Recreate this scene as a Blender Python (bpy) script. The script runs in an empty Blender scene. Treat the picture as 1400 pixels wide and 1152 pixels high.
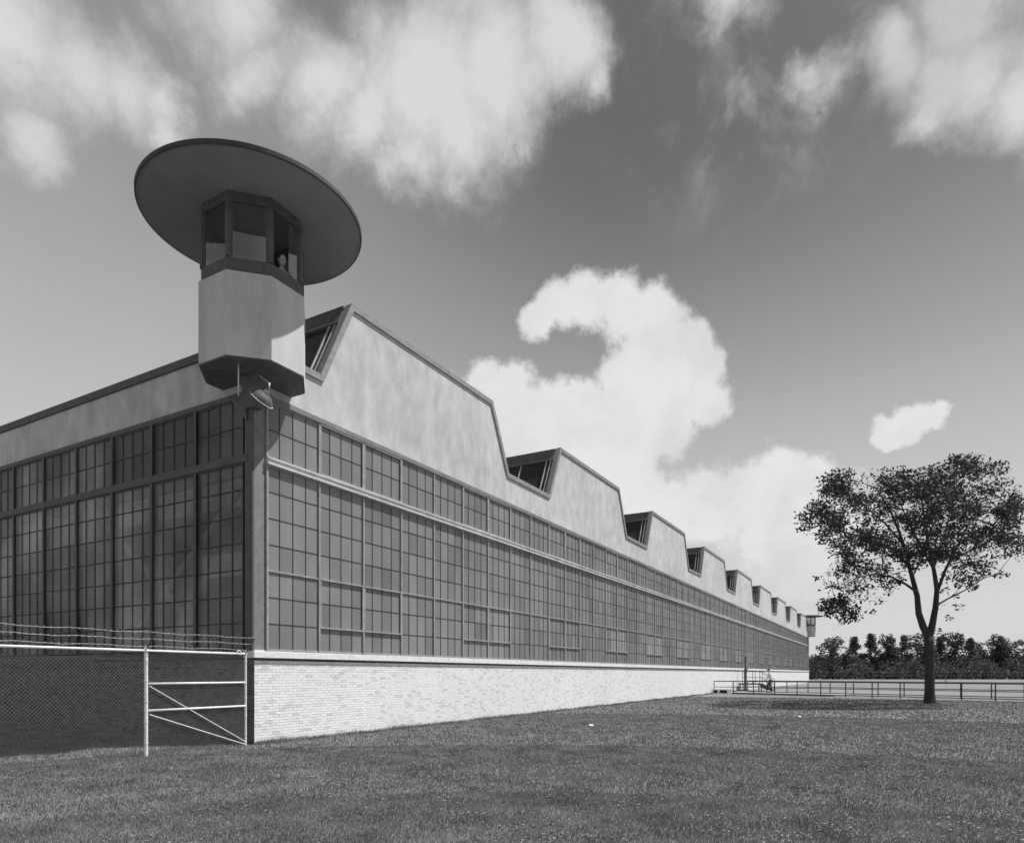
import bpy, bmesh, math, random
import numpy as np
from mathutils import Vector, Matrix
random.seed(7); RNG = np.random.default_rng(11)
scene = bpy.context.scene
COL = scene.collection
rad = math.radians

# ------------------------------------------------------------------ camera
# world: origin at the foot of the near building corner, +X along the long
# sunlit front, +Y along the shaded end wall
F, VX, HY, X0P, EYE = 913.12, 1216.37, 920.8, 347.7, 1.595
ZC = 15.05
m_ = (VX - 700) / F; DX = m_ / math.hypot(1, m_); DZ = 1 / math.hypot(1, m_)
XC = (X0P - 700) / F * ZC
CU, CV = -(XC*DX + ZC*DZ), -(-XC*DZ + ZC*DX)
FWD = Vector((DZ, DX, 0)); RGT = Vector((DX, -DZ, 0)); UP = Vector((0, 0, 1))
CAMP = Vector((CU, CV, EYE))
cam = bpy.data.cameras.new('camera'); co = bpy.data.objects.new('camera', cam); COL.objects.link(co)
co.location = CAMP
co.matrix_world = Matrix.Translation(CAMP) @ Matrix((RGT, UP, -FWD)).transposed().to_4x4()
cam.sensor_fit = 'HORIZONTAL'; cam.sensor_width = 36; cam.lens = 36*F/1400
cam.shift_y = (HY - 576) / 1400; cam.clip_end = 6000; cam.clip_start = .1
scene.camera = co

def at(px, py, Z):            # point seen at photo pixel px,py at depth Z
    return CAMP + FWD*Z + RGT*((px-700)/F*Z) + UP*((HY-py)/F*Z)
def ground(px, py, h=0):
    return at(px, py, (EYE-h)*F/(py-HY))
def dirv(px, py):
    return (FWD + RGT*((px-700)/F) + UP*((HY-py)/F))

# ------------------------------------------------------------------ light
SUN = Vector((.675, -.74, 1.88)).normalized()
sun_el = math.asin(SUN.z); sun_az = math.atan2(SUN.x, SUN.y)
sl = bpy.data.lights.new('sun', 'SUN'); sl.energy = 4.9; sl.angle = rad(.53); sl.color = (1, .995, .985)
so = bpy.data.objects.new('sun', sl); COL.objects.link(so)
so.rotation_euler = SUN.to_track_quat('Z', 'Y').to_euler(); so.location = (30, -40, 90)

scene.view_settings.view_transform = 'Standard'; scene.view_settings.look = 'None'
scene.view_settings.exposure = 0.36; scene.view_settings.gamma = 1
scene.view_settings.use_curve_mapping = False

# sky: black-and-white Nishita sky with cloud banks
W = bpy.data.worlds.new('World'); scene.world = W; W.use_nodes = True
nt = W.node_tree; nt.nodes.clear(); L = nt.links
def N(t, **k):
    n = nt.nodes.new(t)
    for a, b in k.items(): setattr(n, a, b)
    return n
def put(sock, v):
    if hasattr(v, 'is_linked') or isinstance(v, bpy.types.NodeSocket): L.new(v, sock)
    else: sock.default_value = v
def M(op, a, b=0., c=0., clamp=False):
    n = N('ShaderNodeMath', operation=op, use_clamp=clamp)
    put(n.inputs[0], a); put(n.inputs[1], b); put(n.inputs[2], c); return n.outputs[0]
def VM(op, a, b=(0, 0, 0), s=None):
    n = N('ShaderNodeVectorMath', operation=op); put(n.inputs[0], a); put(n.inputs[1], b)
    if s is not None: put(n.inputs[3], s)
    return n.outputs[1] if op in ('DISTANCE', 'DOT_PRODUCT', 'LENGTH') else n.outputs[0]
def NOISE(v, scale, det=6, rough=.55, col=False):
    n = N('ShaderNodeTexNoise'); L.new(v, n.inputs['Vector']); n.inputs['Scale'].default_value = scale
    n.inputs['Detail'].default_value = det; n.inputs['Roughness'].default_value = rough
    return n.outputs['Color'] if col else n.outputs[0]
def SMOOTH(v, a, b, lo=0., hi=1.):
    n = N('ShaderNodeMapRange', interpolation_type='SMOOTHSTEP'); put(n.inputs[0], v)
    n.inputs[1].default_value = a; n.inputs[2].default_value = b
    n.inputs[3].default_value = lo; n.inputs[4].default_value = hi; return n.outputs[0]
tc = N('ShaderNodeTexCoord'); D = VM('NORMALIZE', tc.outputs['Generated'])
sky = N('ShaderNodeTexSky', sky_type='NISHITA'); sky.sun_disc = False
sky.sun_elevation = sun_el; sky.sun_rotation = sun_az; sky.altitude = 100
sky.air_density = 1.0; sky.dust_density = 1.2; sky.ozone_density = 1
sep = N('ShaderNodeSeparateColor'); L.new(sky.outputs[0], sep.inputs[0])
bw = M('ADD', M('MULTIPLY', sep.outputs[0], .75), M('MULTIPLY', sep.outputs[1], .25))
SKY_GAIN = 0.66
bw = M('MULTIPLY', bw, SKY_GAIN)
def field(blobs, wob, scale):
    d = VM('ADD', D, VM('SCALE', VM('SUBTRACT', NOISE(D, scale, 7, .62, True), (.5, .5, .5)), s=wob))
    f = None
    for (x, y, r) in blobs:
        v = dirv(x, y); n = v.length; v = v/n
        g = M('MULTIPLY_ADD', VM('DISTANCE', d, tuple(v)), -1/(r/F/n**1.3), 1.)
        f = g if f is None else M('SMOOTH_MAX', f, g, .18)
    return f
hard = [(737,440,28),(762,424,36),(802,418,42),(850,418,46),(892,440,50),(925,478,50),(952,505,42),(958,545,36),
        (905,520,70),(862,500,50),(850,565,64),(900,585,55),(658,528,36),(700,526,32),(742,560,36),(640,545,42),
        (800,545,32),(770,580,54),(700,575,60),(620,575,50),(800,620,60),(740,620,70),(850,640,60),
        (1062,650,48),(1105,672,55),(1020,680,55),(965,690,60),(1085,720,100),(905,705,60),(1150,720,60),
        (1262,574,26),(1238,578,26),(1210,584,22),(1285,570,22),(1245,588,24),(1222,592,18)]
soft = [(110,95,75),(180,120,75),(232,150,50),(240,190,34),(330,95,70),(420,100,90),(480,150,70),
        (560,110,130),(530,200,62),(600,160,85),(660,110,120),(692,190,40),(760,100,80),(790,140,42),
        (1085,110,40),(1190,80,70),(1255,115,75),(1320,90,90),(1235,160,45),
        (300,-20,120),(650,-30,170),(1300,-10,120),(20,40,120),(1400,110,90),(1000,-60,70),(40,190,60)]
fine = M('MULTIPLY_ADD', NOISE(D, 34, 8, .66), .8, -.4)
fh = M('ADD', M('ADD', field(hard, .07, 7), M('MULTIPLY_ADD', NOISE(D, 15, 8, .62), .8, -.42)), fine)
wv = VM('ADD', VM('MULTIPLY', D, (1, 1, .75)), VM('SCALE', VM('SUBTRACT', NOISE(D, 2.5, 5, .6, True), (.5, .5, .5)), s=.25))
fs = M('ADD', M('ADD', field(soft, .20, 3.6), M('MULTIPLY_ADD', NOISE(wv, 5.5, 9, .63), 1.7, -.90)), M('MULTIPLY', fine, .55))
mh = SMOOTH(fh, -.14, .30); ms = SMOOTH(fs, -.28, .85)
wisp = M('MULTIPLY', SMOOTH(VM('DISTANCE', D, tuple(dirv(1040, 40).normalized())), .22, .04), SMOOTH(NOISE(wv, 10, 9, .6), .44, .80, 0., .7))
# the same broken cloud goes on all round the sky behind the camera
zc = N('ShaderNodeSeparateXYZ'); L.new(D, zc.inputs[0])
behind = SMOOTH(VM('DOT_PRODUCT', D, tuple(Vector((DZ*.87, DX*.87, .5)))), .74, .45)
plane = VM('SCALE', D, s=M('DIVIDE', 1., M('MAXIMUM', M('ADD', zc.outputs[2], .12), .05)))
mb = M('MULTIPLY', SMOOTH(NOISE(plane, 1.1, 7, .55), .50, .66), behind)
# thin veil towards the left
veil = SMOOTH(VM('DISTANCE', D, tuple(dirv(60, 430).normalized())), .75, .12, 0., .42)
veil = M('MULTIPLY', veil, M('MULTIPLY_ADD', NOISE(D, 2.3, 4, .5), .7, .65))
low = SMOOTH(zc.outputs[2], .64, .08, 0., .86)
shade_h = M('MULTIPLY_ADD', SMOOTH(NOISE(VM('ADD', D, (.03, .02, .05)), 7.5, 7, .55), .35, .68), -1.2, 7.2)
shade_s = M('MULTIPLY_ADD', SMOOTH(NOISE(VM('ADD', D, (.4, .1, .2)), 4.2, 6, .55), .36, .66), -2.3, 6.8)
def MIX(f, a, b): return M('ADD', M('MULTIPLY', a, M('SUBTRACT', 1., f)), M('MULTIPLY', b, f))
c = MIX(low, bw, 6.2)
c = MIX(veil, c, 5.6)
c = MIX(mb, c, 5.0)
c = MIX(wisp, c, 5.6)
c = MIX(M('MULTIPLY', ms, .86), c, shade_s)
c = MIX(M('MULTIPLY', mh, .95), c, shade_h)
cc = N('ShaderNodeCombineColor'); L.new(c, cc.inputs[0]); L.new(M('MULTIPLY', c, .995), cc.inputs[1]); L.new(M('MULTIPLY', c, 1.02), cc.inputs[2])
bg = N('ShaderNodeBackground'); bg.inputs[1].default_value = .088
L.new(cc.outputs[0], bg.inputs[0]); wo = N('ShaderNodeOutputWorld'); L.new(bg.outputs[0], wo.inputs[0])
W.cycles.sampling_method = 'MANUAL'; W.cycles.sample_map_resolution = 512

# ------------------------------------------------------------------ materials
def material(name, lo, hi=None, rough=.8, scale=8, detail=5, stretch=(1, 1, 1), bump=0., bscale=40, rnd=0.,
             spec=.3, metal=0., rpow=2., dots=None, transp=0., ribs=0., big=None, trans=0.):
    hi = lo if hi is None else hi
    m = bpy.data.materials.new(name); m.use_nodes = True; t = m.node_tree; t.nodes.clear(); l = t.links
    out = t.nodes.new('ShaderNodeOutputMaterial'); p = t.nodes.new('ShaderNodeBsdfPrincipled')
    p.inputs['Roughness'].default_value = rough; p.inputs['Specular IOR Level'].default_value = spec
    p.inputs['Metallic'].default_value = metal
    g = t.nodes.new('ShaderNodeNewGeometry'); mp = t.nodes.new('ShaderNodeMapping')
    l.new(g.outputs['Position'], mp.inputs[0]); mp.inputs['Scale'].default_value = stretch
    def mth(op, a, b):
        n = t.nodes.new('ShaderNodeMath'); n.operation = op
        for i, v in ((0, a), (1, b)):
            if isinstance(v, (int, float)): n.inputs[i].default_value = v
            else: l.new(v, n.inputs[i])
        return n.outputs[0]
    def noise(s, d=5, r=.6, vec=None):
        n = t.nodes.new('ShaderNodeTexNoise'); n.inputs['Scale'].default_value = s; n.inputs['Detail'].default_value = d
        n.inputs['Roughness'].default_value = r; l.new(vec or mp.outputs[0], n.inputs['Vector']); return n.outputs[0]
    def mr(v, a, b, c_, d_):
        n = t.nodes.new('ShaderNodeMapRange'); l.new(v, n.inputs[0])
        for i, x in enumerate((a, b, c_, d_)): n.inputs[i+1].default_value = x
        return n.outputs[0]
    v = mr(noise(scale, detail), .3, .7, lo, hi)
    if big: v = mth('MULTIPLY', v, mr(noise(big[0], 4), .3, .7, 1-big[1], 1+big[1]))
    if rnd:
        oi = t.nodes.new('ShaderNodeObjectInfo')
        r = mth('FRACT', mth('ADD', g.outputs['Random Per Island'], oi.outputs['Random']), 0)
        r = mth('POWER', r, rpow)
        v = mth('MULTIPLY', v, mr(r, 0, 1, 1 + abs(rnd)*.35, 1 - abs(rnd)))
    if dots:
        vv = noise(dots[0], 2, .5, g.outputs['Position']); v = mth('ADD', v, mr(vv, dots[1], dots[1]+.05, 0, dots[2]))
    cn = t.nodes.new('ShaderNodeCombineColor')
    for i in range(3): l.new(v, cn.inputs[i])
    l.new(cn.outputs[0], p.inputs['Base Color'])
    hgt = None
    if bump: hgt = noise(bscale, 6, .65, g.outputs['Position'])
    if ribs:
        sx = t.nodes.new('ShaderNodeSeparateXYZ'); l.new(g.outputs['Position'], sx.inputs[0])
        hgt = mth('SINE', mth('MULTIPLY', mth('ADD', sx.outputs[0], sx.outputs[1]), 2*math.pi/ribs), 0)
    if hgt is not None:
        b = t.nodes.new('ShaderNodeBump'); b.inputs['Strength'].default_value = bump or .25
        b.inputs['Distance'].default_value = .02 if not ribs else .003; l.new(hgt, b.inputs['Height']); l.new(b.outputs[0], p.inputs['Normal'])
    surf = p.outputs[0]
    if trans:
        tr = t.nodes.new('ShaderNodeBsdfTranslucent'); l.new(cn.outputs[0], tr.inputs[0])
        mx = t.nodes.new('ShaderNodeMixShader'); mx.inputs[0].default_value = trans; l.new(surf, mx.inputs[1]); l.new(tr.outputs[0], mx.inputs[2]); surf = mx.outputs[0]
    if transp:
        tr = t.nodes.new('ShaderNodeBsdfTransparent'); mx = t.nodes.new('ShaderNodeMixShader')
        mx.inputs[0].default_value = transp; l.new(surf, mx.inputs[1]); l.new(tr.outputs[0], mx.inputs[2]); surf = mx.outputs[0]
    l.new(surf, out.inputs[0]); return m

stucco = material('stucco', .40, .58, .9, 2.2, 10, (1, 1, .6), bump=.35, bscale=24, big=(.28, .14))
concrete = material('tower_concrete', .44, .60, .85, 1.6, 9, (1, 1, .3), bump=.15, bscale=25)
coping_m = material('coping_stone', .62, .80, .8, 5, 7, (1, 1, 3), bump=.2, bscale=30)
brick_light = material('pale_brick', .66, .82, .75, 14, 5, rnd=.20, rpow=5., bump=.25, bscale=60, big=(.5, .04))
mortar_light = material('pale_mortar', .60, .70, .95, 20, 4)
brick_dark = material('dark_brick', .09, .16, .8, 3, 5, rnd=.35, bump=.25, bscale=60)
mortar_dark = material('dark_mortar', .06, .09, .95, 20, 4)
rib_glass = material('ribbed_glass', .20, .30, .35, .30, 5, (1, 1, .6), rnd=.22, big=(1.1, .07), spec=.45, ribs=.022, transp=.20)
rib_sheen = material('sash_sheen_glass', .30, .40, .35, .30, 5, (1, 1, .6), rnd=.22, spec=.45, ribs=.022, transp=.20)  # paler copy of the ribbed glass, caught light put into its colour
muntin_m = material('muntin_paint', .035, .055, .6, 6, 5)
end_glass = material('end_wall_glass', .0, .46, .22, .33, 3, (1, 1, .8), rnd=.22, spec=.7, ribs=.022, transp=.58, big=(.9, .3))  # broad uneven tone paints soft reflections into the glass colour
end_glass_dark = material('dark_end_glass', .05, .11, .25, .25, 5, rnd=.3, spec=.4, ribs=.022, transp=.40)  # darker tone for a block of upper end panes
steel = material('grey_steel_paint', .16, .23, .55, 4, 6, bump=.1, bscale=50)
steel_light = material('light_steel_paint', .40, .62, .55, 3, 7, bump=.1, bscale=40)
monitor_steel = material('monitor_frame_paint', .10, .15, .6, 3, 6, bump=.1)
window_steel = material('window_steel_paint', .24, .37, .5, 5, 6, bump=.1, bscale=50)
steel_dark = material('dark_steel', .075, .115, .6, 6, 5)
flash = material('weathered_flashing', .20, .30, .6, 3, 7, (1, 1, 2), bump=.1)
roofing = material('roofing', .10, .15, .9, 4, 5)
dark_glass = material('roof_glass', .05, .09, .2, 1, 4, spec=.5, transp=.35)
cabin_glass = material('cabin_glass', .46, .52, .03, 4, 2, spec=1.0, metal=1., transp=.38)
canopy_under = material('canopy_soffit', .19, .235, .8, 1.5, 6)
canopy_top = material('canopy_top', .05, .08, .7, 2, 5)
galv = material('galvanised_pipe', .62, .82, .45, 9, 6, metal=.0, spec=.6)
wirem = material('galvanised_wire', .26, .40, .5, 9, 3, spec=.5)
railm = material('dark_railing_paint', .05, .08, .6, 9, 4)
grass_m = material('grass_blades', .10, .30, .7, 1.3, 8, rnd=.6, dots=(1.6, .64, .05), trans=.25, big=(.22, .05))
clover_m = material('clover', .18, .30, .8, 6, 4, rnd=.5, trans=.2)
lawn_m = material('lawn_soil', .12, .22, 1, 1.6, 9, bump=.6, bscale=22, big=(.12, .04), dots=(9, .64, .07), spec=.05)
field_m = material('far_field', .15, .225, 1, .5, 8, bump=.3, bscale=6, big=(.05, .12), spec=.05)
path_m = material('concrete_path', .22, .31, .9, 1.5, 7, bump=.2)
bark = material('bark', .035, .075, .95, 7, 7, (1, 1, .25), bump=.9, bscale=14)
leaf = material('elm_leaves', .035, .065, .6, 2, 4, rnd=.45, trans=.25, spec=.15)
leaf_far = material('far_foliage', .09, .13, .9, .25, 5, rnd=.3, trans=.1, spec=.05)
interior = material('interior_paint', .30, .38, .8, 2, 4)
white_p = material('white_paint', .72, .8, .5, 6, 4)
black_p = material('black_opening', .02, .03, .8)
skin_m = material('skin', .42, .5, .5, 12, 3)
hair_m = material('dark_hair', .03, .05, .6, 30, 3)
shirt_m = material('white_shirt', .68, .78, .9, 14, 4, bump=.3, bscale=30)
pants_m = material('dark_trousers', .035, .06, .9, 14, 4, bump=.3, bscale=30)
paper = material('paper', .75, .82, .8)

# ------------------------------------------------------------------ mesh helpers
class MB:
    def __init__(s): s.v = []; s.f = []
    def box(s, a, b):
        (x0, y0, z0), (x1, y1, z1) = a, b
        if x0 > x1: x0, x1 = x1, x0
        if y0 > y1: y0, y1 = y1, y0
        if z0 > z1: z0, z1 = z1, z0
        n = len(s.v)
        s.v += [(x0,y0,z0),(x1,y0,z0),(x1,y1,z0),(x0,y1,z0),(x0,y0,z1),(x1,y0,z1),(x1,y1,z1),(x0,y1,z1)]
        s.f += [tuple(n+i for i in q) for q in ((0,3,2,1),(4,5,6,7),(0,1,5,4),(1,2,6,5),(2,3,7,6),(3,0,4,7))]
        return s
    def tube(s, pts, r, n=8, cap=True):
        pts = [Vector(p) for p in pts]; k = len(s.v)
        rr = r if isinstance(r, (list, tuple)) else [r]*len(pts)
        ref = None
        for i, p in enumerate(pts):
            t = (pts[min(i+1, len(pts)-1)] - pts[max(i-1, 0)]).normalized()
            if ref is None: ref = t.orthogonal().normalized()
            ref = (ref - t*ref.dot(t)).normalized(); b = t.cross(ref)
            for j in range(n):
                a = 2*math.pi*j/n; s.v.append(tuple(p + (ref*math.cos(a)+b*math.sin(a))*rr[i]))
        for i in range(len(pts)-1):
            for j in range(n):
                s.f.append((k+i*n+j, k+i*n+(j+1) % n, k+(i+1)*n+(j+1) % n, k+(i+1)*n+j))
        if cap:
            s.f.append(tuple(k+j for j in reversed(range(n)))); s.f.append(tuple(k+(len(pts)-1)*n+j for j in range(n)))
        return s
    def prism(s, poly, z0, z1, poly1=None):      # plan polygon, counter-clockwise
        n = len(poly); k = len(s.v); q = poly1 or poly
        s.v += [(x, y, z0) for x, y in poly] + [(x, y, z1) for x, y in q]
        s.f.append(tuple(k+i for i in reversed(range(n)))); s.f.append(tuple(k+n+i for i in range(n)))
        for i in range(n): s.f.append((k+i, k+(i+1) % n, k+n+(i+1) % n, k+n+i))
        return s
    def extr(s, poly, y0, y1):                    # x,z polygon extruded along y
        n = len(poly); k = len(s.v)
        s.v += [(x, y0, z) for x, z in poly] + [(x, y1, z) for x, z in poly]
        s.f.append(tuple(k+i for i in range(n))); s.f.append(tuple(k+n+i for i in reversed(range(n))))
        for i in range(n): s.f.append((k+i, k+n+i, k+n+(i+1) % n, k+(i+1) % n))
        return s
    def lathe(s, prof, n=48, mat=None):
        k = len(s.v)
        for r, z in prof:
            for j in range(n):
                a = 2*math.pi*j/n; s.v.append((r*math.cos(a), r*math.sin(a), z))
        for i in range(len(prof)-1):
            for j in range(n):
                s.f.append((k+i*n+j, k+i*n+(j+1) % n, k+(i+1)*n+(j+1) % n, k+(i+1)*n+j))
        return s
    def xf(s, mtx, start=0):
        s.v = s.v[:start] + [tuple(mtx @ Vector(p)) for p in s.v[start:]]; return s
    def mesh(s, name, m, smooth=False, bevel=0):
        me = bpy.data.meshes.new(name); me.from_pydata(s.v, [], s.f); me.materials.append(m)
        bm = bmesh.new(); bm.from_mesh(me); bmesh.ops.recalc_face_normals(bm, faces=bm.faces)
        if bevel: bmesh.ops.bevel(bm, geom=list(bm.edges), offset=bevel, segments=1, affect='EDGES')
        bm.to_mesh(me); bm.free()
        if smooth:
            me.polygons.foreach_set('use_smooth', [True]*len(me.polygons))
        me.update(); return me
    def build(s, name, m, parent=None, smooth=False, bevel=0, kind=None):
        return link(name, s.mesh(name, m, smooth, bevel), parent, kind)
def link(name, me, parent=None, kind=None, loc=None):
    o = bpy.data.objects.new(name, me); COL.objects.link(o)
    if parent is not None: o.parent = parent
    if kind: o['kind'] = kind
    if loc is not None: o.location = loc
    return o
def thing(name, label, cat, loc=(0, 0, 0), group=None, rz=0):
    o = bpy.data.objects.new(name, None); COL.objects.link(o); o.location = loc; o.rotation_euler.z = rz
    o.empty_display_size = .3; return tag(o, label, cat, group)
def tag(o, label, cat, group=None):
    o['label'] = label; o['category'] = cat
    if group: o['group'] = group
    return o
def npmesh(name, V, Fq, m, smooth=False):        # V (n,3), Fq (k,4 or 3)
    me = bpy.data.meshes.new(name); V = np.asarray(V, np.float32); Fq = np.asarray(Fq, np.int32)
    me.vertices.add(len(V)); me.vertices.foreach_set('co', V.ravel())
    k, w = Fq.shape
    me.loops.add(k*w); me.loops.foreach_set('vertex_index', Fq.ravel())
    me.polygons.add(k); me.polygons.foreach_set('loop_start', np.arange(0, k*w, w, dtype=np.int32))
    me.polygons.foreach_set('loop_total', np.full(k, w, np.int32))
    me.polygons.foreach_set('use_smooth', np.full(k, bool(smooth)))
    me.materials.append(m); me.update(calc_edges=True); me.validate(); return me
BOXF = np.array([(0,3,2,1),(4,5,6,7),(0,1,5,4),(1,2,6,5),(2,3,7,6),(3,0,4,7)])
def boxes_mesh(name, lo, hi, m):
    lo = np.asarray(lo, float); hi = np.asarray(hi, float); n = len(lo)
    sel = np.array([(0,0,0),(1,0,0),(1,1,0),(0,1,0),(0,0,1),(1,0,1),(1,1,1),(0,1,1)])
    V = lo[:, None, :]*(1-sel)+hi[:, None, :]*sel
    Fq = BOXF[None]+(np.arange(n)*8)[:, None, None]
    return npmesh(name, V.reshape(-1, 3), Fq.reshape(-1, 4), m)

# ------------------------------------------------------------------ ground
def sheet(name, poly, z, m, kind='structure', depth=None):
    me = bpy.data.meshes.new(name); me.from_pydata([(x, y, z) for x, y in poly], [], [tuple(range(len(poly)))])
    me.materials.append(m); return link(name, me, None, kind)
sheet('lawn', [(-900, -900), (2500, -900), (2500, 2500), (-900, 2500)], 0, lawn_m)
R0 = Vector((44.7, 0)); RD = (Vector((39.0, -15.5)) - R0).normalized(); RN = Vector((-RD.y, RD.x))  # railing line
if RN.x < 0: RN = -RN
def rl(s, off): p = R0 + RD*s + RN*off; return (p.x, p.y)
sheet('far_field', [rl(.4, 4.6), rl(70, 4.6), (400, -900), (2500, -900), (2500, -2), (118.9, -.4), (50, -.4)], .004, field_m)
pw = MB(); pw.prism([rl(.25, .35), rl(9.5, .35), rl(9.5, 4.0), rl(.25, 4.0)][::1], -.05, .10)
pw.build('walkway', path_m, None, kind='structure', bevel=.01)

# ------------------------------------------------------------------ the factory
PER, TP, TK, B1, B2, LEN = 12.917, 3.10, 10.31, 2.0, 11.49, 118.66
ZT, ZB = 11.38, 9.08
PW = PER/8; M0 = .311; NW = 73
SW = 1.733; S0 = .312; NS = 20; DEP = S0+NS*SW+.3
ZG0, ZG1, ZU0, ZU1 = 2.145, 6.405, 6.575, 7.88
fac = thing('factory_building', 'long low factory with pale brick base, grid of grey steel windows and trapezoid roof monitors', 'factory')

# profile of the front wall
prof = []
for k in range(9): prof += [(B1+k*PER, ZB), (TP+k*PER, ZT), (TK+k*PER, ZT), (B2+k*PER, ZB)]
top = [(0, ZB)] + prof + [(LEN, ZB)]
MB().extr([(0, 8.0)] + [(LEN, 8.0)] + top[::-1], 0, .14).build('stucco_wall', stucco, fac)
jn = MB()
for k in range(9):                       # one joint below each low stretch of the wall
    x = 13.25+PER*k
    if x < LEN: jn.box((x-.008, -.004, 8.0), (x+.008, 0.01, ZB-.12))
jn.build('wall_joint', flash, fac)
# trim following the roof line
def offset_poly(pts, w):
    out = []
    for i, p in enumerate(pts):
        p = Vector(p); d0 = (p-Vector(pts[i-1])).normalized() if i else None
        d1 = (Vector(pts[i+1])-p).normalized() if i < len(pts)-1 else None
        if d0 is None: d0 = d1
        if d1 is None: d1 = d0
        n0 = Vector((d0.y, -d0.x)); n1 = Vector((d1.y, -d1.x)); b = (n0+n1).normalized()
        out.append(tuple(p + b*(w/max(.35, b.dot(n0)))))
    return out
tr = MB(); inner = offset_poly(top, .13); outer = offset_poly(top, -.03)
for i in range(len(top)-1):
    tr.extr([inner[i], inner[i+1], outer[i+1], outer[i]], -.05, .16)
tr.build('roof_trim', flash, fac)
# end wall stucco with dark cap
MB().box((0.002, .141, 8.0), (.25, DEP, ZB)).build('end_stucco_wall', stucco, fac)
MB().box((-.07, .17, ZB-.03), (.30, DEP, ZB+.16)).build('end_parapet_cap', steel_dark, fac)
# far and rear walls, roof, floor
w = MB(); w.box((LEN-.25, .25, 0), (LEN, DEP, ZB)); w.extr([(.25, 0), (LEN-.25, 0)] + [(max(.25, min(LEN-.25, x)), z) for x, z in top[::-1]], DEP-.25, DEP); w.build('rear_wall', stucco, fac)
fr_ = MB(); edges = [.25]+[v for k in range(9) for v in (B1+k*PER+.02, B2+k*PER-.02)]+[LEN-.25]
for q in range(0, len(edges), 2): fr_.box((edges[q], .25, ZB-.35), (edges[q+1], DEP-.25, ZB-.2))
fr_.build('flat_roof', roofing, fac)
MB().box((.3, .3, .05), (LEN-.3, DEP-.3, .15)).build('floor_slab', interior, fac)
# roof monitors
barm = MB().box((-.02, -.02, 0), (.02, .02, 1)).mesh('glazing_bar', steel_light)
sl_v = Vector((TP-B1, 0, ZT-ZB)); sl_len = sl_v.length; sl_u = sl_v.normalized()
nrm = Vector((-sl_u.z, 0, sl_u.x))
for k in range(9):
    x0 = k*PER
    mo = MB()
    mo.extr([(x0+TP-.12, ZT-.16), (x0+TK+.12, ZT-.16), (x0+TK+.12, ZT-.02), (x0+TP-.12, ZT-.02)], .16, DEP+.05)
    for sg in (0, 1):
        def pt(a, h, d):      # along slope, outward offset
            p = Vector((B1, 0, ZB)) + sl_u*a + nrm*h
            x = p.x if not sg else (B1+B2-p.x)
            return (x0+x, p.z)
        def slab(a0, a1, h0, h1, y0, y1):
            q = [pt(a0, h0, 0), pt(a1, h0, 0), pt(a1, h1, 0), pt(a0, h1, 0)]
            mo.extr(q if not sg else q[::-1], y0, y1)
        slab(sl_len-.62, sl_len-.1, -.06, .05, .16, DEP); slab(-.3, .16, -.06, .06, .16, DEP)
        slab(.16, sl_len-.62, -.05, .03, .16, .20)
    rm = mo.build('roof_monitor', monitor_steel, fac)
    for sg in (0, 1):
        g = MB(); a = Vector((B1, 0, ZB)) + sl_u*.1 - nrm*.03; b = Vector((B1, 0, ZB)) + sl_u*(sl_len-.5) - nrm*.03
        fx = (lambda x: x0+x) if not sg else (lambda x: x0+B1+B2-x)
        g.extr([(fx(a.x), a.z), (fx(b.x), b.z), (fx(b.x+.02), b.z), (fx(a.x+.02), a.z)], .2, DEP-.02)
        g.build('roof_glazing', dark_glass, rm)
    ys = [.30, .50] + [.50+1.25*i for i in range(1, 6)]
    ang = math.atan2(sl_v.x, sl_v.z)
    for y in ys:
        o = link('glazing_bar', barm, rm, loc=(x0+B1+sl_u.x*.1, y, ZB+sl_u.z*.1)); o.rotation_euler.y = ang; o.scale.z = sl_len-.7
    rest = MB()
    yy = ys[-1]+1.3
    while yy < DEP-.5:
        for dx in (0,):
            rest.extr([(x0+B1+sl_u.x*.1-.02, ZB+sl_u.z*.1), (x0+B1+sl_u.x*.1+.02, ZB+sl_u.z*.1), (x0+B1+sl_u.x*(sl_len-.6)+.02, ZB+sl_u.z*(sl_len-.6)), (x0+B1+sl_u.x*(sl_len-.6)-.02, ZB+sl_u.z*(sl_len-.6))], yy, yy+.04)
        yy += 1.3
    rest.build('glazing_bar', steel_light, rm, kind='stuff')

# base: core, coping, bricks
MB().box((0.03, .03, 0), (LEN-.03, .30, 1.90)).build('front_brick_wall', mortar_light, fac).name = 'front_brick_wall'
front_base = bpy.data.objects['front_brick_wall']
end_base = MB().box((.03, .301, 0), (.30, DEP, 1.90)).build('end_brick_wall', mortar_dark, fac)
MB().box((.02, .02, 1.90), (LEN-.02, DEP-.02, 1.96)).build('coping_groove', steel_dark, fac)
cp = MB(); x = -.06
while x < LEN+.05:
    x1 = min(x+1.52, LEN+.06); cp.box((x, -.07, 1.96), (x1-.004, .3, 2.11)); x = x1
cp.build('front_coping', coping_m, fac, bevel=.006)
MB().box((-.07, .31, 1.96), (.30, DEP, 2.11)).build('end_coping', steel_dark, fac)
MB().box((.0, .0, 2.11), (LEN, .2, 2.145)).build('window_sill', steel_light, fac)
BL, CH = .203, 1.90/29
def courses(n, x_end):
    out = []
    for r in range(n):
        x = (-BL/2 if r % 2 else 0.)
        while x < x_end:
            a, b = max(x, 0.)+.0, min(x+BL, x_end)
            if b-a > .03: out.append((a, b, r))
            x += BL
    return out
near = []; lo = []; hi = []
for (a, b, r) in courses(29, LEN):
    j = random.uniform(0, .004)
    if abs(b-a-BL) < 1e-6 and a < 2.02 and len(near) < 300: near.append((a, r, j))
    else: lo.append((a+.003, -j, r*CH+.003)); hi.append((b-.003, .06, (r+1)*CH-.003))
link('brick', boxes_mesh('brick', lo, hi, brick_light), front_base, 'stuff')
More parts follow.
